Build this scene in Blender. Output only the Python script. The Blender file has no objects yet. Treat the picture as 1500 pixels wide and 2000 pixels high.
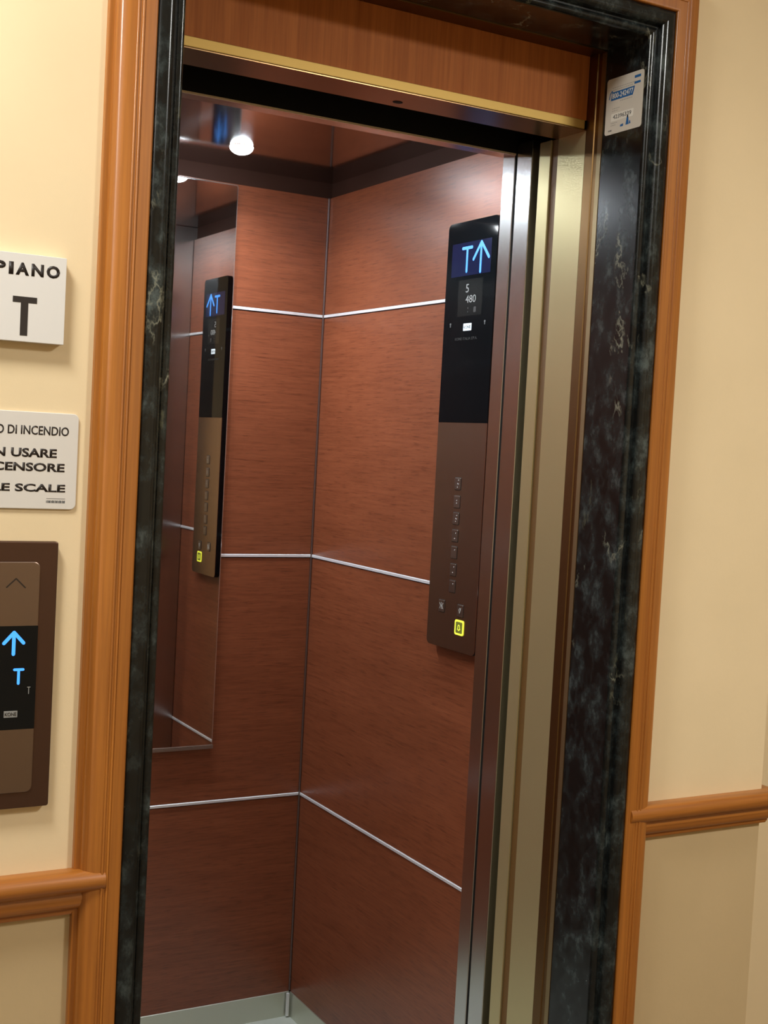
import bpy, bmesh, math, random
from mathutils import Vector, Matrix

random.seed(7)
sc = bpy.context.scene
COL = sc.collection
PI = math.pi

# ------------------------------------------------------------------ camera
cam_data = bpy.data.cameras.new('camera')
cam_data.sensor_fit = 'HORIZONTAL'
cam_data.sensor_width = 36.0
cam_data.lens = 2543.5 / 1500 * 36.0
cam_data.clip_start = 0.02
cam = bpy.data.objects.new('camera', cam_data)
COL.objects.link(cam)
yaw, pitch, roll = 0.51525, 0.05133, 0.05338
fw = Vector((math.sin(yaw) * math.cos(pitch), math.cos(yaw) * math.cos(pitch), -math.sin(pitch)))
r0 = Vector((math.cos(yaw), -math.sin(yaw), 0))
u0 = r0.cross(fw)
rt = math.cos(roll) * r0 + math.sin(roll) * u0
up = rt.cross(fw)
m = Matrix((rt, up, -fw)).transposed().to_4x4()
m.translation = Vector((-1.4427, -2.9006, 1.4559))
cam.matrix_world = m
sc.camera = cam

# ------------------------------------------------------------------ world, exposure, lights
w = bpy.data.worlds.new('world')
sc.world = w
w.use_nodes = True
w.node_tree.nodes['Background'].inputs[0].default_value = (0.0, 0.0, 0.0, 1)
w.node_tree.nodes['Background'].inputs[1].default_value = 0.0
sc.view_settings.view_transform = 'Standard'
sc.view_settings.look = 'None'
sc.view_settings.gamma = 1
sc.view_settings.use_curve_mapping = False
sc.view_settings.exposure = 0.0

LOBBY_POWER = 26.5       # warm ceiling lamp just in front of the call panel
LOBBY_FAR_POWER = 15.0   # warm ceiling lamps further along the corridor
LED_POWER = 2.6         # cool LED downlights in the car ceiling
LOBBY_COLOR = (1.0, 1.0, 0.96)
LED_COLOR = (0.84, 0.93, 1.0)


def ceiling_lamp(x, y, z, power, size):
    l = bpy.data.lights.new('lobby_lamp_light', 'AREA')
    l.shape = 'DISK'
    l.size = size
    l.energy = power
    l.color = LOBBY_COLOR
    o = bpy.data.objects.new('lobby_lamp_light', l)
    o.location = (x, y, z)
    COL.objects.link(o)
    return o


LAMPS = ((-1.62, -1.86, LOBBY_POWER, 'round lamp in the lobby ceiling in front of the call panel'),
         (-3.20, -3.40, LOBBY_FAR_POWER, 'round lamp in the lobby ceiling behind the camera on the left'),
         (-5.60, -2.60, LOBBY_FAR_POWER * 0.6, 'round lamp in the lobby ceiling far to the left'),
         (0.35, -3.00, LOBBY_FAR_POWER * 2.7, 'round lamp in the lobby ceiling right of the doorway'))
for lx, ly, lpow, _ in LAMPS:
    ceiling_lamp(lx, ly, 2.585, lpow, 0.40)

# ------------------------------------------------------------------ materials


def mat(name, color, rough=0.5, metal=0.0, coat=0.0, spec=0.5, emit=None, estr=0.0):
    m = bpy.data.materials.new(name)
    m.use_nodes = True
    b = m.node_tree.nodes['Principled BSDF']
    b.inputs['Base Color'].default_value = (*color, 1)
    b.inputs['Roughness'].default_value = rough
    b.inputs['Metallic'].default_value = metal
    b.inputs['Coat Weight'].default_value = coat
    b.inputs['Coat Roughness'].default_value = 0.16
    b.inputs['Specular IOR Level'].default_value = spec
    if emit:
        b.inputs['Emission Color'].default_value = (*emit, 1)
        b.inputs['Emission Strength'].default_value = estr
    return m


def N(m, typ, **kw):
    n = m.node_tree.nodes.new(typ)
    for k, v in kw.items():
        setattr(n, k, v)
    return n


def L(m, a, b):
    m.node_tree.links.new(a, b)


def world_pos(m, scale):
    g = N(m, 'ShaderNodeNewGeometry')
    mp = N(m, 'ShaderNodeMapping')
    mp.inputs['Scale'].default_value = scale
    L(m, g.outputs['Position'], mp.inputs['Vector'])
    return mp.outputs['Vector']


def noise(m, vec, scale=1.0, detail=4.0, rough=0.55, dist=0.0):
    n = N(m, 'ShaderNodeTexNoise')
    n.inputs['Scale'].default_value = scale
    n.inputs['Detail'].default_value = detail
    n.inputs['Roughness'].default_value = rough
    n.inputs['Distortion'].default_value = dist
    L(m, vec, n.inputs['Vector'])
    return n.outputs['Fac']


def ramp(m, fac, stops):
    r = N(m, 'ShaderNodeValToRGB')
    e = r.color_ramp.elements
    while len(e) < len(stops):
        e.new(0.5)
    for el, (p, c) in zip(e, stops):
        el.position = p
        el.color = (*c, 1) if len(c) == 3 else c
    L(m, fac, r.inputs['Fac'])
    return r.outputs['Color']


def mix(m, fac, a, b, blend='MIX'):
    n = N(m, 'ShaderNodeMixRGB', blend_type=blend)
    for i, v in enumerate((fac, a, b)):
        if isinstance(v, (int, float)):
            n.inputs[i].default_value = v
        elif isinstance(v, tuple):
            n.inputs[i].default_value = (*v, 1)
        else:
            L(m, v, n.inputs[i])
    return n.outputs['Color']


def bsdf(m):
    return m.node_tree.nodes['Principled BSDF']


def set_bump(m, height, strength, distance):
    b = N(m, 'ShaderNodeBump')
    b.inputs['Strength'].default_value = strength
    b.inputs['Distance'].default_value = distance
    L(m, height, b.inputs['Height'])
    L(m, b.outputs['Normal'], bsdf(m).inputs['Normal'])


# cream wall paint, a darker tan below the chair rail
M_WALL = mat('cream_wall_paint', (0.79, 0.62, 0.38), 0.75, spec=0.25)
_g = N(M_WALL, 'ShaderNodeNewGeometry')
_s = N(M_WALL, 'ShaderNodeSeparateXYZ')
L(M_WALL, _g.outputs['Position'], _s.inputs[0])
_c = N(M_WALL, 'ShaderNodeMath', operation='GREATER_THAN')
_c.inputs[1].default_value = 0.87
L(M_WALL, _s.outputs['Z'], _c.inputs[0])
_n = noise(M_WALL, world_pos(M_WALL, (6, 6, 6)), 1.0, 5)
_v = ramp(M_WALL, _n, [(0.3, (0.95, 0.95, 0.94)), (0.7, (1.0, 1.0, 1.0))])
_col = mix(M_WALL, _c.outputs[0], (0.545, 0.405, 0.225), (0.79, 0.63, 0.395))
L(M_WALL, mix(M_WALL, 1.0, _col, _v, 'MULTIPLY'), bsdf(M_WALL).inputs['Base Color'])
set_bump(M_WALL, noise(M_WALL, world_pos(M_WALL, (160, 160, 160)), 1.0, 3), 0.06, 0.002)

M_CREAM = mat('plain_cream_paint', (0.79, 0.63, 0.395), 0.75, spec=0.25)
M_CEIL = mat('white_ceiling_paint', (0.82, 0.78, 0.70), 0.9)
M_FLOOR = mat('beige_stone_floor', (0.42, 0.34, 0.24), 0.3)
_n = noise(M_FLOOR, world_pos(M_FLOOR, (3, 3, 3)), 1.0, 6)
L(M_FLOOR, ramp(M_FLOOR, _n, [(0.3, (0.13, 0.10, 0.07)), (0.7, (0.20, 0.16, 0.11))]), bsdf(M_FLOOR).inputs['Base Color'])


def wood(name, dark, light, scale, rough, coat, bump=0.05, spec=0.5):
    m = mat(name, light, rough, coat=coat, spec=spec)
    v = world_pos(m, scale)
    a = noise(m, v, 1.0, 5, 0.6, 0.6)
    c = ramp(m, a, [(0.32, dark), (0.68, light)])
    v2 = world_pos(m, tuple(s * 4 for s in scale))
    f = noise(m, v2, 1.0, 3, 0.6)
    c2 = ramp(m, f, [(0.35, (0.82, 0.80, 0.78)), (0.6, (1, 1, 1))])
    L(m, mix(m, 1.0, c, c2, 'MULTIPLY'), bsdf(m).inputs['Base Color'])
    set_bump(m, f, bump, 0.001)
    return m


M_CASING = wood('varnished_honey_wood', (0.33, 0.106, 0.013), (0.43, 0.152, 0.019), (55, 55, 1.4), 0.42, 0.3)
M_RAIL = wood('varnished_honey_wood_rail', (0.33, 0.106, 0.013), (0.43, 0.152, 0.019), (1.4, 55, 55), 0.42, 0.3)
M_TRANSOM = wood('cherry_wood_panel', (0.36, 0.105, 0.022), (0.45, 0.145, 0.034), (45, 45, 1.5), 0.62, 0.0, spec=0.2)

# car laminate: red-brown with fine horizontal streaks
M_CARWOOD = mat('red_brown_laminate', (0.2, 0.065, 0.03), 0.33, spec=0.65)
_a = noise(M_CARWOOD, world_pos(M_CARWOOD, (7, 7, 170)), 1.0, 4, 0.6, 0.3)
_b = noise(M_CARWOOD, world_pos(M_CARWOOD, (22, 22, 420)), 1.0, 3, 0.6, 0.2)
_d = noise(M_CARWOOD, world_pos(M_CARWOOD, (2.2, 2.2, 14)), 1.0, 3, 0.5)
_c1 = ramp(M_CARWOOD, _a, [(0.25, (0.160, 0.041, 0.016)), (0.5, (0.212, 0.059, 0.024)), (0.75, (0.250, 0.073, 0.030))])
_c2 = ramp(M_CARWOOD, _b, [(0.30, (0.58, 0.53, 0.50)), (0.47, (1, 1, 1))])
_c3 = ramp(M_CARWOOD, _d, [(0.3, (0.88, 0.86, 0.84)), (0.7, (1.06, 1.06, 1.06))])
_m = mix(M_CARWOOD, 1.0, mix(M_CARWOOD, 1.0, _c1, _c2, 'MULTIPLY'), _c3, 'MULTIPLY')
L(M_CARWOOD, _m, bsdf(M_CARWOOD).inputs['Base Color'])
set_bump(M_CARWOOD, _b, 0.12, 0.0008)

# black-green veined marble
M_MARBLE = mat('black_veined_marble', (0.01, 0.011, 0.010), 0.21, spec=0.4)
_cloud = noise(M_MARBLE, world_pos(M_MARBLE, (34, 34, 24)), 1.0, 8, 0.68)
_big = noise(M_MARBLE, world_pos(M_MARBLE, (5, 5, 3)), 1.0, 3, 0.5)
_cl = ramp(M_MARBLE, _cloud, [(0.44, (0.0055, 0.0060, 0.0058)), (0.56, (0.017, 0.022, 0.022)), (0.69, (0.066, 0.084, 0.082))])
_cm = ramp(M_MARBLE, _big, [(0.34, (0.15, 0.15, 0.15)), (0.54, (1, 1, 1))])
_cl = mix(M_MARBLE, _cm, (0.0060, 0.0064, 0.0060), _cl)
_w1 = noise(M_MARBLE, world_pos(M_MARBLE, (4.2, 4.2, 2.6)), 1.0, 7, 0.62, 0.2)
_ab = N(M_MARBLE, 'ShaderNodeMath', operation='SUBTRACT')
_ab.inputs[1].default_value = 0.5
L(M_MARBLE, _w1, _ab.inputs[0])
_ab2 = N(M_MARBLE, 'ShaderNodeMath', operation='ABSOLUTE')
L(M_MARBLE, _ab.outputs[0], _ab2.inputs[0])
_vein = ramp(M_MARBLE, _ab2.outputs[0], [(0.0, (1, 1, 1)), (0.0035, (0.5, 0.5, 0.5)), (0.009, (0, 0, 0))])
_mask = ramp(M_MARBLE, noise(M_MARBLE, world_pos(M_MARBLE, (12, 12, 7)), 1.0, 3, 0.6), [(0.53, (0, 0, 0)), (0.64, (1, 1, 1))])
_vm = mix(M_MARBLE, 1.0, _vein, _mask, 'MULTIPLY')
_mc = mix(M_MARBLE, _vm, _cl, (0.24, 0.24, 0.18))
# olive patches
_patch = ramp(M_MARBLE, noise(M_MARBLE, world_pos(M_MARBLE, (26, 26, 8)), 1.0, 6, 0.68), [(0.64, (0, 0, 0)), (0.71, (1, 1, 1))])
_mc = mix(M_MARBLE, mix(M_MARBLE, 1.0, _patch, (0.6, 0.6, 0.6), 'MULTIPLY'), _mc, (0.13, 0.13, 0.08))
L(M_MARBLE, _mc, bsdf(M_MARBLE).inputs['Base Color'])

M_BRONZE = mat('dark_bronze_metal', (0.20, 0.115, 0.045), 0.38, 1.0)
M_EDGEGOLD = mat('dull_gold_edge', (0.36, 0.28, 0.15), 0.42, 0.95)
M_GROOVE = mat('brown_painted_groove', (0.16, 0.080, 0.020), 0.5, 0.2)
M_BRASS = mat('satin_brass_lip', (0.56, 0.38, 0.125), 0.6, 1.0)
M_GOLD = mat('champagne_satin_metal', (0.62, 0.54, 0.30), 0.40, 0.75)


def brushed(m, aniso):
    g = N(m, 'ShaderNodeNewGeometry')
    c = N(m, 'ShaderNodeVectorMath', operation='CROSS_PRODUCT')
    c.inputs[1].default_value = (0.03, 0.02, 1.0)
    L(m, g.outputs['True Normal'], c.inputs[0])
    bsdf(m).inputs['Anisotropic'].default_value = aniso
    L(m, c.outputs[0], bsdf(m).inputs['Tangent'])


brushed(M_GOLD, 0.5)
M_STEEL = mat('brushed_stainless_steel', (0.62, 0.62, 0.62), 0.24, 1.0)
brushed(M_STEEL, 0.75)
M_ALU = mat('pale_aluminium_strip', (0.86, 0.86, 0.88), 0.42, 0.5)
M_SHADEBACK = mat('shade_brown_backing', (0.040, 0.016, 0.010), 0.7, spec=0.15)  # dark colour stands in for the shade at the top of the car walls
M_SKIRT = mat('satin_grey_steel_skirting', (0.62, 0.63, 0.54), 0.35, 0.8)
M_MIRROR = mat('silver_mirror', (0.66, 0.63, 0.60), 0.015, 1.0)
M_EDGE = mat('polished_glass_edge', (0.85, 0.90, 0.90), 0.12, 0.9)
M_CARCEIL = mat('polished_car_ceiling', (0.54, 0.50, 0.49), 0.09, 1.0)
M_BLACK = mat('matt_black_metal', (0.008, 0.007, 0.007), 0.7, spec=0.15)
M_CARFLOOR = mat('pale_grey_car_floor', (0.46, 0.48, 0.42), 0.35)
M_GLASSBLK = mat('gloss_black_glass', (0.004, 0.005, 0.006), 0.05, spec=0.22)
M_FACE = mat('brushed_bronze_steel_faceplate', (0.46, 0.34, 0.27), 0.27, 1.0)
M_CALLFACE = mat('brushed_brown_steel_plate', (0.24, 0.175, 0.14), 0.36, 1.0)
M_CALLRIM = mat('dark_brown_steel_surround', (0.105, 0.058, 0.040), 0.38, 0.85)
M_BTN = mat('grey_steel_button', (0.42, 0.37, 0.34), 0.30, 1.0)
M_BTNDARK = mat('button_gap_dark', (0.02, 0.016, 0.014), 0.5)
M_BLUE = mat('lit_blue_display_segment', (0.02, 0.05, 0.1), 0.4, emit=(0.045, 0.30, 1.0), estr=1.7)
M_NAVY = mat('dim_navy_display_glow', (0.004, 0.005, 0.012), 0.08, emit=(0.007, 0.010, 0.050), estr=1.0)
M_LOGOLIT = mat('lit_white_logo', (0.5, 0.55, 0.6), 0.4, emit=(0.75, 0.9, 1.0), estr=0.9)
M_GREYTXT = mat('grey_print', (0.26, 0.26, 0.25), 0.5)
M_FAINT = mat('faint_grey_print', (0.035, 0.036, 0.036), 0.4)
M_GREYMID = mat('mid_grey_print', (0.10, 0.10, 0.10), 0.5)
M_WHITELOGO = mat('white_print', (0.55, 0.55, 0.53), 0.5)
M_YELLOW = mat('lit_yellow_ring', (0.6, 0.6, 0.05), 0.4, emit=(0.80, 0.90, 0.06), estr=1.0)
M_OLIVE = mat('lit_yellow_button_face', (0.14, 0.14, 0.03), 0.35, emit=(0.10, 0.11, 0.01), estr=0.6)
M_SIGN = mat('white_plastic_sign', (0.69, 0.665, 0.63), 0.45)
M_SIGNTXT = mat('black_sign_print', (0.016, 0.010, 0.007), 0.5)
M_NOTICE = mat('pale_grey_plastic_notice', (0.66, 0.625, 0.575), 0.4)
M_CARD = mat('off_white_sticker_card', (0.66, 0.62, 0.54), 0.5)
M_CARDBOX = mat('white_number_box', (0.82, 0.80, 0.72), 0.5)
M_CARDBLUE = mat('blue_print', (0.012, 0.125, 0.36), 0.5)
M_CARDSKY = mat('pale_blue_print', (0.25, 0.42, 0.60), 0.5)
M_LAMP = mat('lit_lamp_lens', (0.9, 0.9, 0.9), 0.3, emit=LED_COLOR, estr=125.0)
M_LOBLAMP = mat('lit_warm_lamp_lens', (0.9, 0.9, 0.9), 0.3, emit=LOBBY_COLOR, estr=5.0)
M_CHROME = mat('chrome_ring', (0.8, 0.8, 0.8), 0.12, 1.0)

# ------------------------------------------------------------------ mesh helpers


class MB:
    """collects shapes and builds ONE mesh object; coordinates are world, shifted to the parent's base"""

    def __init__(self):
        self.v = []
        self.f = []

    def add(self, vs, fs):
        n = len(self.v)
        self.v += [tuple(p) for p in vs]
        self.f += [tuple(i + n for i in f) for f in fs]
        return self

    def box(self, x0, x1, y0, y1, z0, z1):
        x0, x1 = sorted((x0, x1)); y0, y1 = sorted((y0, y1)); z0, z1 = sorted((z0, z1))
        vs = [(x0, y0, z0), (x1, y0, z0), (x1, y1, z0), (x0, y1, z0), (x0, y0, z1), (x1, y0, z1), (x1, y1, z1), (x0, y1, z1)]
        return self.add(vs, [(3, 2, 1, 0), (4, 5, 6, 7), (0, 1, 5, 4), (1, 2, 6, 5), (2, 3, 7, 6), (3, 0, 4, 7)])

    def prism(self, F, poly, n0, n1):
        """2-D outline (counter-clockwise) in frame F extruded from depth n0 to n1"""
        k = len(poly)
        vs = [F(u, v, n0) for u, v in poly] + [F(u, v, n1) for u, v in poly]
        fs = [tuple(range(k - 1, -1, -1)), tuple(range(k, 2 * k))]
        for i in range(k):
            j = (i + 1) % k
            fs.append((i, j, k + j, k + i))
        return self.add(vs, fs)

    def ring(self, F, outer, inner, n0, n1):
        k = len(outer)
        vs = [F(u, v, n0) for u, v in outer] + [F(u, v, n1) for u, v in outer]
        vs += [F(u, v, n0) for u, v in inner] + [F(u, v, n1) for u, v in inner]
        fs = []
        for i in range(k):
            j = (i + 1) % k
            fs.append((i, j, k + j, k + i))
            fs.append((2 * k + j, 2 * k + i, 3 * k + i, 3 * k + j))
            fs.append((k + i, k + j, 3 * k + j, 3 * k + i))
            fs.append((j, i, 2 * k + i, 2 * k + j))
        return self.add(vs, fs)

    def sweep(self, rows, closed_profile=True):
        """rows: cross-sections (lists of points) joined one to the next, ends capped"""
        k = len(rows[0])
        vs = [p for r in rows for p in r]
        fs = []
        for a in range(len(rows) - 1):
            for i in range(k if closed_profile else k - 1):
                j = (i + 1) % k
                fs.append((a * k + i, a * k + j, (a + 1) * k + j, (a + 1) * k + i))
        if closed_profile:
            fs.append(tuple(range(k - 1, -1, -1)))
            fs.append(tuple((len(rows) - 1) * k + i for i in range(k)))
        return self.add(vs, fs)

    def build(self, name, material, parent=None, base=None, bevel=0.0, smooth=False, segs=2):
        off = Vector((0, 0, 0))
        if parent is not None:
            off = root_base(parent)
        elif base is not None:
            off = Vector(base)
        me = bpy.data.meshes.new(name)
        me.from_pydata([tuple(Vector(p) - off) for p in self.v], [], self.f)
        bm = bmesh.new()
        bm.from_mesh(me)
        bmesh.ops.recalc_face_normals(bm, faces=bm.faces)
        bm.to_mesh(me)
        bm.free()
        me.materials.append(material)
        o = bpy.data.objects.new(name, me)
        COL.objects.link(o)
        if parent is not None:
            o.parent = parent
        elif base is not None:
            o.location = off
        if bevel:
            b = o.modifiers.new('bevel', 'BEVEL')
            b.width = bevel
            b.segments = segs
            b.limit_method = 'ANGLE'
            b.angle_limit = math.radians(40)
        if smooth:
            for p in me.polygons:
                p.use_smooth = True
            me.set_sharp_from_angle(angle=math.radians(38))
        return o


def root_base(o):
    while o.parent is not None:
        o = o.parent
    return Vector(o.location)


def thing(name, label, cat, loc, group=None):
    o = bpy.data.objects.new(name, None)
    o.empty_display_size = 0.05
    o.location = loc
    COL.objects.link(o)
    return tag(o, label, cat, group)


def tag(o, label, cat, group=None, kind=None):
    o['label'] = label
    o['category'] = cat
    if group:
        o['group'] = group
    if kind:
        o['kind'] = kind
    return o


def frame(o, U, V):
    o = Vector(o); U = Vector(U); V = Vector(V); W = U.cross(V)
    return lambda u, v, n=0.0: o + U * u + V * v + W * n


def rrect(u0, u1, v0, v1, r, seg=6):
    pts = []
    for cx, cy, a in ((u1 - r, v0 + r, -90), (u1 - r, v1 - r, 0), (u0 + r, v1 - r, 90), (u0 + r, v0 + r, 180)):
        for i in range(seg + 1):
            t = math.radians(a + 90 * i / seg)
            pts.append((cx + r * math.cos(t), cy + r * math.sin(t)))
    return pts


def circ(cu, cv, ru, rv=None, n=24):
    rv = rv or ru
    return [(cu + ru * math.cos(2 * PI * i / n), cv + rv * math.sin(2 * PI * i / n)) for i in range(n)]


def stroke(a, b, wd, cap=4):
    """a rounded line from a to b as an outline"""
    ax, ay = a; bx, by = b
    t = math.atan2(by - ay, bx - ax)
    h = wd / 2
    pts = []
    for i in range(cap + 1):
        q = t - PI / 2 + PI * i / cap
        pts.append((bx + h * math.cos(q), by + h * math.sin(q)))
    for i in range(cap + 1):
        q = t + PI / 2 + PI * i / cap
        pts.append((ax + h * math.cos(q), ay + h * math.sin(q)))
    return pts


def strokes(F, lines, wd, n0, n1):
    mb = MB()
    for i, (a, b) in enumerate(lines):
        mb.prism(F, stroke(a, b, wd), n0, n1 + i * 0.00003)
    return mb


def lettering(name, F, text, u0, u1, v0, v1, n, material, parent, bold=0.0, depth=0.0003):
    """printed letters fitted to the box u0..u1, v0..v1"""
    cu = bpy.data.curves.new('text', 'FONT')
    cu.body = text
    cu.size = 1.0
    cu.offset = bold
    cu.resolution_u = 3
    t = bpy.data.objects.new('text', cu)
    COL.objects.link(t)
    dg = bpy.context.evaluated_depsgraph_get()
    dg.update()
    me = bpy.data.meshes.new_from_object(t.evaluated_get(dg))
    xs = [v.co.x for v in me.vertices]; ys = [v.co.y for v in me.vertices]
    x0, x1, y0, y1 = min(xs), max(xs), min(ys), max(ys)
    off = root_base(parent)
    for v in me.vertices:
        u = u0 + (v.co.x - x0) / (x1 - x0) * (u1 - u0)
        vv = v0 + (v.co.y - y0) / (y1 - y0) * (v1 - v0)
        v.co = F(u, vv, n) - off
    bm = bmesh.new()
    bm.from_mesh(me)
    geom = bmesh.ops.extrude_face_region(bm, geom=list(bm.faces))
    d = F(0, 0, depth) - F(0, 0, 0)
    bmesh.ops.translate(bm, verts=[g for g in geom['geom'] if isinstance(g, bmesh.types.BMVert)], vec=d)
    bmesh.ops.recalc_face_normals(bm, faces=bm.faces)
    bm.to_mesh(me)
    bm.free()
    COL.objects.unlink(t)
    bpy.data.objects.remove(t)
    me.name = name
    me.materials.clear()
    me.materials.append(material)
    o = bpy.data.objects.new(name, me)
    COL.objects.link(o)
    o.parent = parent
    return o


# ------------------------------------------------------------------ key dimensions (metres)
YW = -1.31                     # lobby face of the lift wall
XR, XL, ZT = -0.127, -0.870, 2.101   # clear opening: right, left, top of the marble
Y_CARF = -0.94                 # inner face of the car front
CAR_L = -1.18                  # inner face of the car's left wall
Z_CEIL = 2.091                 # car ceiling
H_LOB = 2.60
WO = 0.06                      # wall opening is this much wider than the clear opening
XCOR = 0.23                    # convex corner of the lobby wall on the right

# ------------------------------------------------------------------ the setting


def struct(name, mb, material, label, cat, **kw):
    o = mb.build(name, material, **kw)
    return tag(o, label, cat, kind='structure')


mb = MB()
mb.box(-7.0, XL - WO, YW, YW + 0.09, 0, H_LOB)
mb.box(XR + WO, XCOR, YW, YW + 0.09, 0, H_LOB)
mb.box(XL - WO, XR + WO, YW, YW + 0.09, ZT + WO, H_LOB)
struct('wall_front', mb, M_WALL, 'cream lobby wall around the lift doorway, tan below the chair rail', 'wall')
struct('wall_return', MB().box(XCOR - 0.02, XCOR, YW + 0.09, -1.02, 0, H_LOB), M_WALL,
       'cream wall running back from the corner on the right', 'wall')
struct('wall_far', MB().box(XCOR, 2.4, -1.10, -1.02, 0, H_LOB), M_CREAM, 'cream wall set back behind the corner at the right edge', 'wall')
struct('wall_right', MB().box(2.4, 2.48, -4.4, -1.02, 0, H_LOB), M_WALL, 'cream lobby wall on the right outside the view', 'wall')
struct('wall_left', MB().box(-7.08, -7.0, -4.4, YW + 0.09, 0, H_LOB), M_WALL, 'cream lobby wall on the left outside the view', 'wall')
struct('wall_back', MB().box(-7.08, 2.48, -4.48, -4.4, 0, H_LOB), M_WALL, 'cream lobby wall behind the camera', 'wall')
mb = MB()
mb.box(-7.08, 2.48, -4.48, YW, -0.08, 0)
mb.box(XCOR, 2.48, YW, -1.02, -0.08, 0)
struct('floor', mb, M_FLOOR, 'beige stone lobby floor', 'floor')
mb = MB()
mb.box(-7.08, 2.48, -4.48, YW + 0.09, H_LOB, H_LOB + 0.08)
mb.box(XCOR - 0.02, 2.48, YW + 0.09, -1.02, H_LOB, H_LOB + 0.08)
struct('ceiling', mb, M_CEIL, 'white lobby ceiling', 'ceiling')

# moulded wooden architrave round the marble
CAS = [(0.0405, -0.012)]
for i in range(6):                       # rounded inner edge
    t = PI - PI / 2 * i / 5
    CAS.append((0.0443 + 0.0038 * math.cos(t), 0.0228 + 0.0038 * math.sin(t)))
CAS.append((0.0572, 0.0266))
for c in (0.0594, 0.0658):               # two fine ridges
    for i in range(7):
        t = PI - PI * i / 6
        CAS.append((c + 0.0018 * math.cos(t), 0.0262 + 0.0018 * math.sin(t)))
for i in range(9):                       # ovolo
    t = PI / 2 * i / 8
    CAS.append((0.0680 + 0.0220 * math.sin(t), 0.0128 + 0.0132 * math.cos(t)))
CAS += [(0.0905, 0.0100), (0.0962, 0.0092), (0.0970, 0.0082), (0.0970, -0.0)]


def portal(profile, y_of, x_r, x_l, z_t, z_b=0.0):
    """mitred cross-sections of a portal frame: foot left, corner left, corner right, foot right"""
    a = [(x_l - q, y_of(p), z_b) for q, p in profile]
    b = [(x_l - q, y_of(p), z_t + q) for q, p in profile]
    c = [(x_r + q, y_of(p), z_t + q) for q, p in profile]
    d = [(x_r + q, y_of(p), z_b) for q, p in profile]
    return a, b, c, d


a, b, c, d = portal(CAS, lambda p: YW - p, XR, XL, ZT)
struct('trim_1', MB().sweep([a, b, c, d]), M_CASING, 'honey wood moulded architrave around the black marble', 'trim', smooth=True)

RAIL = [(0.0, 0.9025), (0.012, 0.9035)]
for i in range(11):
    t = math.radians(80 - 170 * i / 10)
    RAIL.append((0.0175 + 0.0135 * math.cos(t), 0.8898 + 0.0138 * math.sin(t)))
RAIL += [(0.0175, 0.8735), (0.0185, 0.8720), (0.0185, 0.8665)]
for i in range(7):
    t = PI / 2 * i / 6
    RAIL.append((0.0090 + 0.0090 * math.cos(t), 0.8665 - 0.0135 * math.sin(t)))
RAIL += [(0.0090, 0.8500), (0.0070, 0.8455), (0.0, 0.8450)]
rows = [[(-6.99, YW - p, z) for p, z in RAIL], [(-0.9315, YW - p, z) for p, z in RAIL]]
struct('trim_2', MB().sweep(rows), M_RAIL, 'honey wood chair rail on the wall under the call panel', 'trim', smooth=True)
rows = [[(-0.0795, YW - p, z) for p, z in RAIL], [(XCOR + p, YW - p, z) for p, z in RAIL], [(XCOR + p, -1.10, z) for p, z in RAIL]]
struct('trim_3', MB().sweep(rows), M_RAIL, 'honey wood chair rail right of the doorway, wrapping the corner', 'trim', smooth=True)

# ------------------------------------------------------------------ marble surround
MAR = [(0.0, -0.090), (0.0, 0.006)]
for i in range(7):                       # small round nose at the inner corner
    t = PI - PI / 2 * i / 6
    MAR.append((0.006 + 0.006 * math.cos(t), 0.006 + 0.008 * math.sin(t)))
MAR += [(0.0100, 0.0135), (0.0125, 0.0115), (0.0150, 0.0115), (0.0160, 0.0140)]
for i in range(9):                       # torus
    t = PI - PI * 0.62 * i / 8
    MAR.append((0.0255 + 0.0095 * math.cos(t), 0.0142 + 0.0100 * math.sin(t)))
MAR += [(0.0325, 0.0236), (0.0375, 0.0230), (0.0395, 0.0212), (0.0398, 0.0), (0.0398, -0.090)]
ms = thing('marble_surround', 'glossy black marble doorway surround with pale veins', 'door surround', (-0.4985, -1.27, 0.0))
a, b, c, d = portal(MAR, lambda p: YW - p, XR, XL, ZT)
MB().sweep([a, b]).build('jamb', M_MARBLE, ms, smooth=True)
MB().sweep([c, d]).build('jamb', M_MARBLE, ms, smooth=True)
MB().sweep([b, c]).build('lintel', M_MARBLE, ms, smooth=True)

# ------------------------------------------------------------------ bronze landing door frame with wooden transom
Y1, Y2, Y3 = -1.2195, -1.178, -1.104      # frame front, transom face, frame back
ZL = 1.9845                              # underside of the transom
df = thing('door_frame', 'bronze metal lift door frame with cherry wood transom panel', 'door frame', (-0.4985, -1.16, 0.0))
for s in (1, -1):
    X = XR if s > 0 else XL
    mb = MB()
    # dark reveal, a fine ridge, then the broad champagne face
    prof = [(X, Y1), (X, -1.200), (X - s * 0.0015, -1.1985), (X - s * 0.0015, Y2 - 0.0005), (X + s * 0.0005, Y2), (X + s * 0.055, Y2), (X + s * 0.055, Y1)]
    mb.sweep([[(x, y, 0.0) for x, y in prof], [(x, y, ZT - (0.0)) for x, y in prof]])
    j = mb.build('jamb', M_BRONZE, df)
    MB().box(X - s * 0.0008, X + s * 0.01, Y1 + 0.0005, Y1 + 0.0105, 0, ZT - 0.002).build('edge_strip', M_EDGEGOLD, j)
    prof = [(X - s * 0.0012, Y2 + 0.0005), (X - s * 0.0012, Y3 - 0.001), (X, Y3), (X + s * 0.055, Y3), (X + s * 0.055, Y2 + 0.0005)]
    MB().sweep([[(x, y, 0.0) for x, y in prof], [(x, y, ZL) for x, y in prof]]).build('jamb_face', M_GOLD, j)
    MB().box(X + s * 0.003, X + s * 0.055, Y3 + 0.0005, -1.0836, 0, ZL).build('groove', M_GROOVE, j)
hd = MB().box(XL, XR, Y1, Y2, ZT + 0.0002, ZT + 0.03)
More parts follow.
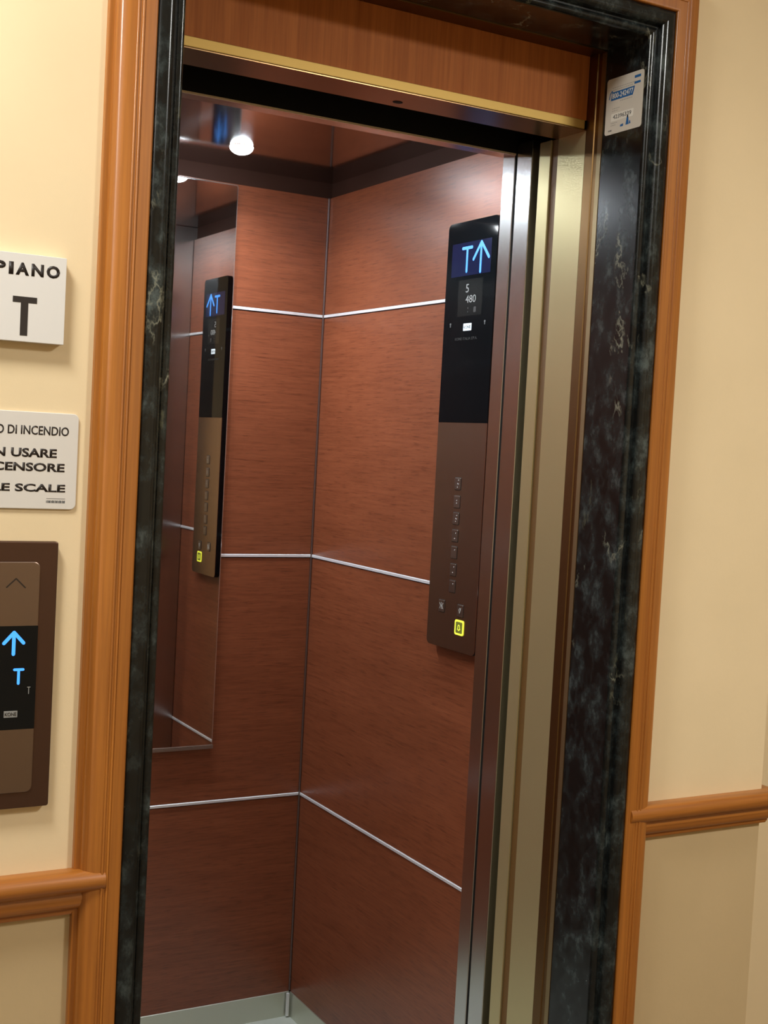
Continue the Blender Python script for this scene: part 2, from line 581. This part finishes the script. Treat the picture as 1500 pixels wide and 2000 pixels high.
hd.box(XL, XR, Y1, Y1 + 0.002, ZT - 0.0016, ZT + 0.0004)
hd.build('head', M_BRONZE, df)
MB().box(XL + 0.002, XR - 0.002, Y2, Y2 + 0.02, ZL + 0.0145, ZT).build('transom_panel', M_TRANSOM, df)
MB().box(XL + 0.002, XR - 0.006, Y2 - 0.002, Y2 + 0.02, ZL + 0.0002, ZL + 0.0143).build('brass_lip', M_BRASS, df, bevel=0.0008)
sf = MB().box(XL, XR + 0.05, Y2 + 0.0, Y3 + 0.004, ZL - 0.0016, ZL).build('soffit', mat('polished_bronze_metal', (0.22, 0.13, 0.06), 0.3, 1.0), df)
MB().box(XL, XR + 0.05, Y3 - 0.0, Y3 + 0.004, ZL, ZL + 0.35).build('header_back', M_BLACK, df)
Fk = frame((-0.452, -1.1255, ZL - 0.0016), (1, 0, 0), (0, -1, 0))
MB().prism(Fk, circ(0, 0, 0.0082, 0.0062), -0.001, 0.0006).build('key_hole', M_BLACK, sf)

# landing door, slid open into the wall on the right
ld = thing('landing_door', 'open champagne metal landing door seen on its leading edge', 'elevator door', (0.03, -1.066, 0.0))
MB().box(XR, 0.18, -1.0825, -1.0505, 0.01, 1.985).build('door_panel', M_GOLD, ld, bevel=0.001)

# ------------------------------------------------------------------ the car
car = thing('elevator_car', 'elevator car lined with red brown laminate panels and aluminium strips', 'elevator', (-0.59, -0.47, 0.0))
Z_STRIP = [0.571, 1.171, 1.7637]
ZSK = 0.0635
Z_PANEL = 2.052  # panels stop short so the dark backing paints a shade band below the ceiling
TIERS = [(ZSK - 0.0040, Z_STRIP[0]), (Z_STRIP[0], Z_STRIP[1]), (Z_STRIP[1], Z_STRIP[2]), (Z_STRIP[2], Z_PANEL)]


def car_wall(name, F, length):
    """F: u along the wall, v up, n into the car; face of the panels at n = 0"""
    wall = MB().prism(F, [(-0.0102, 0), (length + 0.0102, 0), (length + 0.0102, Z_CEIL), (-0.0102, Z_CEIL)], -0.03, -0.010).build(name, M_SHADEBACK, car)
    for z0, z1 in TIERS:
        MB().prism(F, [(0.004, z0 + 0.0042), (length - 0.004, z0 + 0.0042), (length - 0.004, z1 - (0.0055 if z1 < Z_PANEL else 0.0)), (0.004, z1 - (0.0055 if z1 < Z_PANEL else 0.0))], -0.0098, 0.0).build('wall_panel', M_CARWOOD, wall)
    for z in Z_STRIP:
        prof = [(-0.0098, z + 0.0034), (0.0010, z + 0.0034), (0.0022, z + 0.0022), (0.0022, z - 0.0032), (-0.0098, z - 0.0036)]
        MB().sweep([[F(0.002, v, n) for n, v in prof], [F(length - 0.002, v, n) for n, v in prof]]).build('metal_strip', M_ALU, wall)
    sk = [(-0.0098, 0.0), (0.0015, 0.0), (0.0015, ZSK - 0.0015), (0.0, ZSK), (-0.0098, ZSK)]
    MB().sweep([[F(0.002, v, n) for n, v in sk], [F(length - 0.002, v, n) for n, v in sk]]).build('skirting_board', M_SKIRT, wall)
    return wall


FB = frame((CAR_L, 0, 0), (1, 0, 0), (0, 0, 1))            # back wall, n towards -Y
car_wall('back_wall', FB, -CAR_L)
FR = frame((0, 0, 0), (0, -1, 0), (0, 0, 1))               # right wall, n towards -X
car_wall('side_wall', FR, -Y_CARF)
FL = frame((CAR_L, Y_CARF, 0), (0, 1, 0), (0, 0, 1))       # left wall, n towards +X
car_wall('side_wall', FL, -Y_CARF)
mb = MB()
mb.box(-0.0050, -0.0005, -0.0050, -0.0005, ZSK + 0.003, Z_PANEL)
mb.build('corner_strip', mat('dark_metal_corner', (0.22, 0.17, 0.16), 0.38, 0.9), car, bevel=0.0010)
mb = MB()
mb.box(-0.0130, -0.0060, -0.0130, -0.0060, 0.004, ZSK - 0.001)
mb.build('skirting_corner_post', M_ALU, car, bevel=0.001)
MB().box(CAR_L, 0.0, -0.99, 0.0, -0.03, 0.0).build('car_floor', M_CARFLOOR, car)
MB().box(CAR_L - 0.02, 0.02, Y_CARF, 0.02, Z_CEIL, Z_CEIL + 0.02).build('car_ceiling', M_CARCEIL, car)
mb = MB().box(XR, 0.025, -0.977, Y_CARF, 0.0, Z_CEIL)
mb.build('front_return', M_STEEL, car, bevel=0.0012)
MB().box(CAR_L, XL, -0.977, Y_CARF, 0.0, Z_CEIL).build('front_return', M_STEEL, car, bevel=0.0012)
MB().box(XL, XR, -0.977, Y_CARF, 1.978, Z_CEIL).build('front_header', M_STEEL, car, bevel=0.0012)
MB().box(XL, XR, -0.9800, -0.9765, 1.9762, 1.9792).build('header_edge', mat('pale_gold_edge', (0.75, 0.60, 0.42), 0.4, 0.4), car)
MB().box(XL - 0.2, XR + 0.25, -0.9795, -0.9775, 1.9795, 2.3).build('header_cover', M_BLACK, car)

cd = thing('car_door', 'open stainless steel car door seen on its leading edge', 'elevator door', (0.03, -1.006, 0.0))
MB().box(XR, 0.18, -1.029, -0.9845, 0.01, 1.995).build('door_panel', M_STEEL, cd, bevel=0.0012)

ls = thing('door_sill', 'grooved aluminium sill in the lift doorway', 'door sill', (-0.4985, -1.13, 0.0))
mb = MB()
for y0, y1 in ((-1.22, -1.085), (-1.08, -1.07), (-1.065, -1.04)):
    mb.box(XL, XR, y0, y1, -0.02, 0.0)
mb.box(XL, XR, -1.22, -1.04, -0.03, -0.02)
mb.build('sill_plate', M_SKIRT, ls)

# ------------------------------------------------------------------ wall mirror on the back wall
mr = thing('wall_mirror', 'tall frameless mirror hung on the car back wall', 'mirror', (-0.6235, 0.0, 0.711))
MX0, MX1, MZ0, MZ1 = -0.9345, -0.2455, 0.711, 2.049
mb = MB()
mb.prism(frame((0, 0, 0), (1, 0, 0), (0, 0, 1)), rrect(MX0, MX1, MZ0, MZ1, 0.004, 3), 0.0028, 0.0100)
gl = mb.build('mirror_back', M_EDGE, mr, bevel=0.0024, segs=3)
MB().prism(frame((0, 0, 0), (1, 0, 0), (0, 0, 1)), rrect(MX0 + 0.0030, MX1 - 0.0030, MZ0 + 0.002, MZ1 - 0.0030, 0.003, 3), 0.0098, 0.0104).build('mirror_glass', M_MIRROR, mr)
mb = MB()
mb.box(MX0, MX1, -0.0135, -0.0026, MZ0 - 0.0060, MZ0 - 0.0002)
mb.box(MX0, MX1, -0.0135, -0.0112, MZ0 - 0.0002, MZ0 + 0.0030)
mb.build('bottom_channel', mat('brown_metal_channel', (0.26, 0.19, 0.16), 0.4, 0.8), mr, bevel=0.0006)

# ------------------------------------------------------------------ car operating panel on the right wall
FC = frame((-0.021, 0, 0), (0, -1, 0), (0, 0, 1))          # u = -Y, v up, n towards the cabin
cp = thing('control_panel', 'tall car operating panel of black glass above brown steel with floor buttons', 'control panel', (-0.01, -0.687, 1.049))
U0, U1, V0, V1, VG = 0.598, 0.7795, 1.049, 1.914, 1.5095
MB().prism(FC, rrect(U0 + 0.020, U1 - 0.012, V0 + 0.004, V1 - 0.02, 0.008), -0.0207, -0.0145).build('mounting_base', M_BLACK, cp)
MB().prism(FC, rrect(U0, U1, V0, V1, 0.012), -0.0143, -0.0012).build('housing', M_GLASSBLK, cp, bevel=0.0006)
poly = [(u, v) for u, v in rrect(U0 + 0.0006, U1 - 0.0006, V0 + 0.0006, V1 - 0.0006, 0.0115)]
low = [(u, v) for u, v in poly if v < VG] 
n_low = [(U1 - 0.0006, VG - 0.0006)]
lowpoly = rrect(U0 + 0.0006, U1 - 0.0006, V0 + 0.0006, VG, 0.0115)
# keep the bottom corners round, square the top ones off
lowpoly = [p for p in lowpoly if p[1] < V0 + 0.05] 
cut = [i for i, p in enumerate(lowpoly)]
right = [p for p in lowpoly if p[0] > (U0 + U1) / 2]
left = [p for p in lowpoly if p[0] <= (U0 + U1) / 2]
fp = MB().prism(FC, right + [(U1 - 0.0006, VG - 0.0007), (U0 + 0.0006, VG - 0.0007)] + left, -0.0011, 0.0).build('faceplate', M_FACE, cp)
toppoly = [p for p in rrect(U0 + 0.0006, U1 - 0.0006, VG - 0.2, V1 - 0.0006, 0.0115) if p[1] > VG]
gp = MB().prism(FC, [(U0 + 0.0006, VG), (U1 - 0.0006, VG)] + toppoly, -0.0011, 0.0).build('glass_panel', M_GLASSBLK, cp)
# thing > glass panel > what shows on it
MB().prism(FC, [(0.6170, 1.8040), (0.7595, 1.8040), (0.7595, 1.8710), (0.6170, 1.8710)], 0.0, 0.0002).build('display_screen', M_NAVY, gp)
strokes(FC, [((0.6567, 1.8595), (0.6905, 1.8595)), ((0.6738, 1.8595), (0.6738, 1.8125))], 0.0062, 0.0002, 0.0006).build('floor_letter', M_BLUE, gp)
strokes(FC, [((0.7240, 1.8080), (0.7240, 1.8665)), ((0.7240, 1.8665), (0.6975, 1.8345)), ((0.7240, 1.8665), (0.7525, 1.8345))], 0.0062, 0.0002, 0.0006).build('direction_arrow', M_BLUE, gp)
MB().prism(FC, [(0.6480, 1.7230), (0.7360, 1.7230), (0.7360, 1.7960), (0.6480, 1.7960)], 0.0, 0.0001).build('capacity_window', mat('slightly_grey_glass', (0.011, 0.012, 0.012), 0.08), gp)
lettering('capacity_number', FC, '5', 0.6755, 0.6865, 1.7700, 1.7867, 0.0001, M_GREYTXT, gp)
lettering('capacity_number', FC, '480', 0.6765, 0.7135, 1.7490, 1.7640, 0.0001, M_GREYTXT, gp)
mb = MB()
mb.prism(FC, circ(0.6865, 1.7385, 0.0018, 0.0018, 10), 0.0001, 0.0003)
mb.prism(FC, circ(0.6865, 1.7310, 0.0015, 0.0015, 10), 0.0001, 0.0003)
mb.prism(FC, rrect(0.7070, 0.7160, 1.7290, 1.7400, 0.002, 3), 0.0001, 0.0003)
mb.build('capacity_mark', M_FAINT, gp)
MB().prism(FC, rrect(0.6735, 0.7030, 1.6935, 1.7080, 0.001, 3), 0.0, 0.0003).build('logo_plate', M_LOGOLIT, gp)
lettering('logo_lettering', FC, 'KONE', 0.6755, 0.7010, 1.6975, 1.7040, 0.0003, M_GREYMID, gp, bold=0.01)
for uu in (0.6245, 0.7503):
    mb = MB()
    mb.prism(FC, circ(uu, 1.7090, 0.0028, 0.0024, 12), 0.0, 0.0003)
    mb.prism(FC, rrect(uu - 0.0016, uu + 0.0016, 1.7025, 1.7075, 0.0008, 2), 0.0, 0.0003)
    mb.build('side_mark', M_GREYMID, gp)
lettering('caption', FC, 'KONE ITALIA S.P.A.', 0.6450, 0.7260, 1.6750, 1.6805, 0.0001, M_FAINT, gp)


def button(u, v, dots, legend=None):
    hw, hh = 0.0118, 0.0132
    MB().ring(FC, rrect(u - hw, u + hw, v - hh, v + hh, 0.002, 3), rrect(u - hw + 0.0012, u + hw - 0.0012, v - hh + 0.0012, v + hh - 0.0012, 0.0015, 3), -0.0004, 0.0004).build('button_gap', M_BTNDARK, cp)
    b = MB().prism(FC, rrect(u - hw + 0.0013, u + hw - 0.0013, v - hh + 0.0013, v + hh - 0.0013, 0.0015, 3), 0.0, 0.0016).build('button', M_BTN, cp, bevel=0.0006)
    if dots:
        mb = MB()
        for (a, c) in dots:
            mb.prism(FC, circ(u + 0.0030 * a + 0.001, v + 0.0046 * c, 0.0011, 0.0011, 10), 0.0016, 0.0021)
        mb.build('braille_dots', M_WHITELOGO, b)
    if legend:
        strokes(FC, [((u + p[0], v + p[1]), (u + q[0], v + q[1])) for p, q in legend], 0.0009, 0.0016, 0.0019).build('legend', M_WHITELOGO, b)
    return b


VB = [1.3858, 1.3494, 1.3157, 1.2806, 1.2468, 1.2115, 1.1777]
DOTS = [[(1, 1.6), (0, 0.1), (1, -0.1), (0, -1.5)], [(0, -0.6), (0, 0.6)], [(1, 1.3), (0, 0), (1, -0.2), (0, -1.3)], [(1, 1.2), (0, -1.2)],
        [(1, 1.2)], [(1, 1.3), (0, -1.2)], [(1, 1.2)]]
for v, d in zip(VB, DOTS):
    button(0.6866, v, d)
OPEN = [((-0.006, 0.006), (-0.002, 0.0)), ((-0.002, 0.0), (-0.006, -0.006)), ((0.001, -0.007), (0.001, 0.007)), ((0.007, 0.006), (0.003, 0.0)), ((0.003, 0.0), (0.007, -0.006))]
button(0.6512, 1.1337, None, OPEN)
button(0.7215, 1.1324, None, [((-0.004, 0.003), (0.0, -0.005)), ((0.0, -0.005), (0.004, 0.006)), ((-0.001, 0.005), (0.003, 0.001))])
ua, va = 0.7214, 1.0985
MB().ring(FC, rrect(ua - 0.0160, ua + 0.0160, va - 0.0152, va + 0.0152, 0.0045, 5), rrect(ua - 0.0122, ua + 0.0122, va - 0.0116, va + 0.0116, 0.0025, 5), 0.0, 0.0014).build('alarm_ring', M_YELLOW, cp, bevel=0.0003)
ab = MB().prism(FC, rrect(ua - 0.0120, ua + 0.0120, va - 0.0114, va + 0.0114, 0.0024, 5), 0.0, 0.0016).build('alarm_button', M_OLIVE, cp, bevel=0.0005)
bell = [((-0.0050, -0.0040), (0.0050, -0.0040)), ((-0.0050, -0.0040), (-0.0034, -0.0010)), ((-0.0034, -0.0010), (-0.0030, 0.0032)), ((-0.0030, 0.0032), (0.0, 0.0056)),
        ((0.0, 0.0056), (0.0030, 0.0032)), ((0.0030, 0.0032), (0.0034, -0.0010)), ((0.0034, -0.0010), (0.0050, -0.0040)), ((-0.0012, -0.0058), (0.0012, -0.0058))]
strokes(FC, [((ua + p[0], va + p[1]), (ua + q[0], va + q[1])) for p, q in bell], 0.0012, 0.0016, 0.0019).build('bell_legend', M_YELLOW, ab)

# ------------------------------------------------------------------ ceiling downlights in the car


def downlight(x, y, label):
    z = Z_CEIL
    t = thing('ceiling_downlight', label, 'ceiling light', (x, y, z), 'downlights in the car ceiling')
    Fd = frame((x, y, z), (1, 0, 0), (0, -1, 0))            # n points down
    MB().ring(Fd, circ(0, 0, 0.0300), circ(0, 0, 0.0268), 0.0, 0.0012).build('trim_ring', M_CHROME, t, smooth=True)
    rows = []
    for i in range(5):
        a = PI / 2 * i / 5
        rows.append([Fd(0.026 * math.cos(a) * math.cos(2 * PI * k / 24), 0.026 * math.cos(a) * math.sin(2 * PI * k / 24), 0.0006 + 0.0165 * math.sin(a)) for k in range(24)])
    MB().sweep(rows).build('lens', M_LAMP, t, smooth=True)
    return t


def led_beam(x, y, share=1.0):
    l = bpy.data.lights.new('downlight_beam', 'AREA')
    l.shape = 'DISK'
    l.size = 0.040
    l.energy = LED_POWER * share
    l.color = LED_COLOR
    l.spread = math.radians(148 if y > -0.5 else 158)
    o = bpy.data.objects.new('downlight_beam', l)
    o.location = (x, y, Z_CEIL - 0.0190)
    COL.objects.link(o)


for (x, y, lab) in ((-0.3266, -0.2102, 'bright round downlight in the car ceiling above the mirror edge'),
                    (-0.502, -0.2102, 'round downlight in the car ceiling half hidden behind the left marble jamb'),
                    (-0.692, -0.2102, 'round downlight in the car ceiling left of the half hidden one, behind the jamb'),
                    (-0.850, -0.2102, 'round downlight at the back left of the car ceiling, hidden by the left jamb'),
                    (-0.2100, -0.745, 'round downlight at the front right of the car ceiling, hidden by the header'),
                    (-1.000, -0.55, 'round downlight at the front left of the car ceiling, hidden by the header')):
    downlight(x, y, lab)
    led_beam(x, y, 1.0 if y > -0.5 else (0.9 if x > -0.5 else 0.15))

# lobby ceiling lamps (behind the camera)
for (x, y, lpow, lab) in LAMPS:
    t = thing('lobby_ceiling_lamp', lab, 'ceiling light', (x, y, H_LOB), 'warm lamps in the lobby ceiling')
    Fd = frame((x, y, H_LOB), (1, 0, 0), (0, -1, 0))
    MB().ring(Fd, circ(0, 0, 0.225), circ(0, 0, 0.206), 0.0, 0.012).build('trim_ring', M_CHROME, t, smooth=True)
    MB().prism(Fd, circ(0, 0, 0.205), 0.0, 0.008).build('lens', M_LOBLAMP, t, smooth=True)

# ------------------------------------------------------------------ landing call panel
FWL = frame((0, YW, 0), (1, 0, 0), (0, 0, 1))              # u = X, v up, n out of the lobby wall
lp = thing('call_panel', 'brown steel lift call panel with black display on the left wall', 'call panel', (-1.054, YW, 0.9885))
cx = -1.054
MB().prism(FWL, rrect(cx - 0.0506, cx + 0.0506, 0.9885, 1.3163, 0.003, 4), 0.0003, 0.0115).build('surround', M_CALLRIM, lp, bevel=0.0015)
MB().prism(FWL, rrect(cx - 0.0290, cx + 0.0290, 1.0085, 1.2920, 0.008, 6), 0.0113, 0.0135).build('face_plate', M_CALLFACE, lp, bevel=0.0016, segs=2)
ds = MB().prism(FWL, rrect(cx - 0.0287, cx + 0.0287, 1.0870, 1.2139, 0.0005, 2), 0.0133, 0.0139).build('display_glass', M_GLASSBLK, lp)
strokes(FWL, [((cx - 0.0110, 1.2610), (cx, 1.2715)), ((cx, 1.2715), (cx + 0.0112, 1.2605))], 0.0017, 0.0136, 0.0138).build('up_chevron', M_SIGNTXT, lp)
strokes(FWL, [((cx, 1.1795), (cx, 1.2060)), ((cx, 1.2060), (cx - 0.0118, 1.1930)), ((cx, 1.2060), (cx + 0.0118, 1.1930))], 0.0042, 0.0139, 0.0143).build('direction_arrow', M_BLUE, ds)
strokes(FWL, [((cx + 0.0020, 1.1605), (cx + 0.0125, 1.1605)), ((cx + 0.0072, 1.1605), (cx + 0.0072, 1.1435))], 0.0032, 0.0139, 0.0143).build('floor_letter', M_BLUE, ds)
strokes(FWL, [((-1.0354, 1.1385), (-1.0322, 1.1385)), ((-1.0338, 1.1385), (-1.0338, 1.1305))], 0.0009, 0.0139, 0.0141).build('small_letter', M_GREYTXT, ds)
MB().prism(FWL, rrect(-1.0627, -1.0465, 1.1022, 1.1102, 0.0003, 2), 0.0139, 0.0141).build('logo_plate', M_GREYTXT, ds)
lettering('logo_lettering', FWL, 'KONE', -1.0615, -1.0477, 1.1040, 1.1084, 0.0141, M_SIGNTXT, ds, bold=0.01)

# ------------------------------------------------------------------ wall signs
ps = thing('floor_sign', 'white square sign reading PIANO over a large black T', 'sign', (-1.0567, YW, 1.556))
MB().prism(FWL, rrect(-1.1050, -1.0084, 1.5560, 1.6600, 0.0006, 2), 0.0002, 0.0150).build('sign_plate', M_SIGN, ps, bevel=0.0005)
for ch, a, b in (('P', -1.0945, -1.0808), ('I', -1.0772, -1.0717), ('A', -1.0690, -1.0532), ('N', -1.0504, -1.0358), ('O', -1.0324, -1.0163)):
    lettering('heading_letter', FWL, ch, a, b, 1.6343, 1.6492, 0.0150, M_SIGNTXT, ps, bold=0.045)
MB().prism(FWL, [(-1.0615, 1.5632), (-1.0527, 1.5632), (-1.0527, 1.6021), (-1.0425, 1.6021), (-1.0425, 1.6092), (-1.0712, 1.6092), (-1.0712, 1.6021), (-1.0615, 1.6021)], 0.0150, 0.0153).build('floor_letter', M_SIGNTXT, ps)

fs = thing('fire_notice', 'pale grey rounded notice about not using the lift in a fire', 'sign', (-1.057, YW, 1.3555))
MB().prism(FWL, rrect(-1.1320, -0.9820, 1.3555, 1.4735, 0.007, 6), 0.0002, 0.0030).build('notice_plate', M_NOTICE, fs, bevel=0.0008)
lettering('notice_line', FWL, 'IN CASO DI INCENDIO', -1.1205, -0.9942, 1.4458, 1.4568, 0.0030, M_SIGNTXT, fs, bold=0.016)
lettering('notice_line', FWL, 'NON USARE', -1.1140, -1.0080, 1.4184, 1.4294, 0.0030, M_SIGNTXT, fs, bold=0.032)
lettering('notice_line', FWL, "L'ASCENSORE", -1.1200, -0.9978, 1.4014, 1.4122, 0.0030, M_SIGNTXT, fs, bold=0.032)
lettering('notice_line', FWL, 'MA LE SCALE', -1.1215, -0.9960, 1.3766, 1.3862, 0.0030, M_SIGNTXT, fs, bold=0.032)
mb = MB()
for i in range(16):
    a = -1.0188 + i * 0.00148
    mb.prism(FWL, rrect(a, a + 0.0009 + 0.0003 * (i % 3), 1.3632, 1.3662 + 0.0003 * (i % 2), 0.0001, 1), 0.0030, 0.0031)
mb.prism(FWL, rrect(-1.0188, -0.9955, 1.3683, 1.3689, 0.0001, 1), 0.0030, 0.0031)
mb.build('maker_mark', M_GREYMID, fs)

# ------------------------------------------------------------------ service sticker on the marble reveal
FS = frame((XR, 0, 0), (0, -1, 0), (0, 0, 1))              # u = -Y, n towards -X
st = thing('service_sticker', 'white plastic service card stuck high on the right marble reveal', 'sticker', (XR, -1.26, 1.965))
S0, S1, T0, T1 = 1.2262, 1.3140, 1.9652, 2.0528
MB().prism(FS, rrect(S0, S1, T0, T1, 0.0045, 5), 0.0002, 0.0012).build('card', M_CARD, st)
sx = (S1 - S0) / 0.0890


def su(u):
    return S0 + (u - 1.2255) * sx


mb = MB()
mb.prism(FS, [(su(1.2930), 2.0425), (su(1.3075), 2.0425), (su(1.3075), 2.0465), (su(1.2930), 2.0465)], 0.0012, 0.0014)
mb.prism(FS, [(su(1.2930), 2.0335), (su(1.3075), 2.0335), (su(1.3075), 2.0370), (su(1.2930), 2.0370)], 0.0012, 0.0014)
mb.build('bar_mark', M_CARDBLUE, st)
MB().prism(FS, [(su(1.2370), 2.0180), (su(1.2905), 2.0180), (su(1.2945), 2.0310), (su(1.2395), 2.0310)], 0.0012, 0.0014).build('phone_banner', M_CARDBLUE, st)
lettering('phone_number', FS, '800-242477', su(1.2400), su(1.2910), 2.0205, 2.0288, 0.0014, M_CARDBOX, st, bold=0.01)
strokes(FS, [((su(1.2330), 2.0215), (su(1.2345), 2.0290)), ((su(1.2345), 2.0290), (su(1.2390), 2.0330)), ((su(1.2390), 2.0330), (su(1.2400), 2.0310))], 0.0020, 0.0012, 0.0013).build('handset_mark', M_CARDBLUE, st)
MB().prism(FS, rrect(su(1.2400), su(1.2945), 1.9850, 1.9970, 0.0012, 3), 0.0012, 0.0014).build('number_box', M_CARDBOX, st)
lettering('serial_number', FS, '42396339', su(1.2450), su(1.2895), 1.9882, 1.9945, 0.0014, M_GREYMID, st)
mb = MB()
for (a, b2, v) in ((1.2400, 1.2960, 2.0368), (1.2420, 1.2900, 2.0335), (1.2600, 1.2900, 2.0140), (1.2420, 1.2600, 2.0040), (1.2420, 1.2560, 2.0005), (1.2400, 1.2560, 1.9815), (1.2400, 1.2530, 1.9780)):
    k = 0
    a0 = a
    while a0 < b2:
        ln = (0.0025, 0.004, 0.003)[k % 3]
        mb.prism(FS, [(su(a0), v), (su(min(a0 + ln, b2)), v), (su(min(a0 + ln, b2)), v + 0.0012), (su(a0), v + 0.0012)], 0.0012, 0.0013)
        a0 += ln + 0.0012
        k += 1
mb.build('fine_print', mat('light_grey_print', (0.40, 0.38, 0.34), 0.5), st)
mb = MB()
mb.prism(FS, [(su(1.2770), 1.9740), (su(1.2845), 1.9740), (su(1.2825), 1.9890), (su(1.2800), 1.9890)], 0.0012, 0.0014)
mb.prism(FS, [(su(1.2850), 1.9745), (su(1.2890), 1.9745), (su(1.2875), 1.9795), (su(1.2860), 1.9795)], 0.0012, 0.0014)
mb.prism(FS, [(su(1.2640), 1.9735), (su(1.2710), 1.9735), (su(1.2710), 1.9775), (su(1.2640), 1.9765)], 0.0012, 0.0014)
mb.build('skyline_mark', M_CARDBLUE, st)
lettering('maker_lettering', FS, 'KONE', su(1.2350), su(1.2430), 1.9698, 1.9722, 0.0012, M_GREYMID, st)
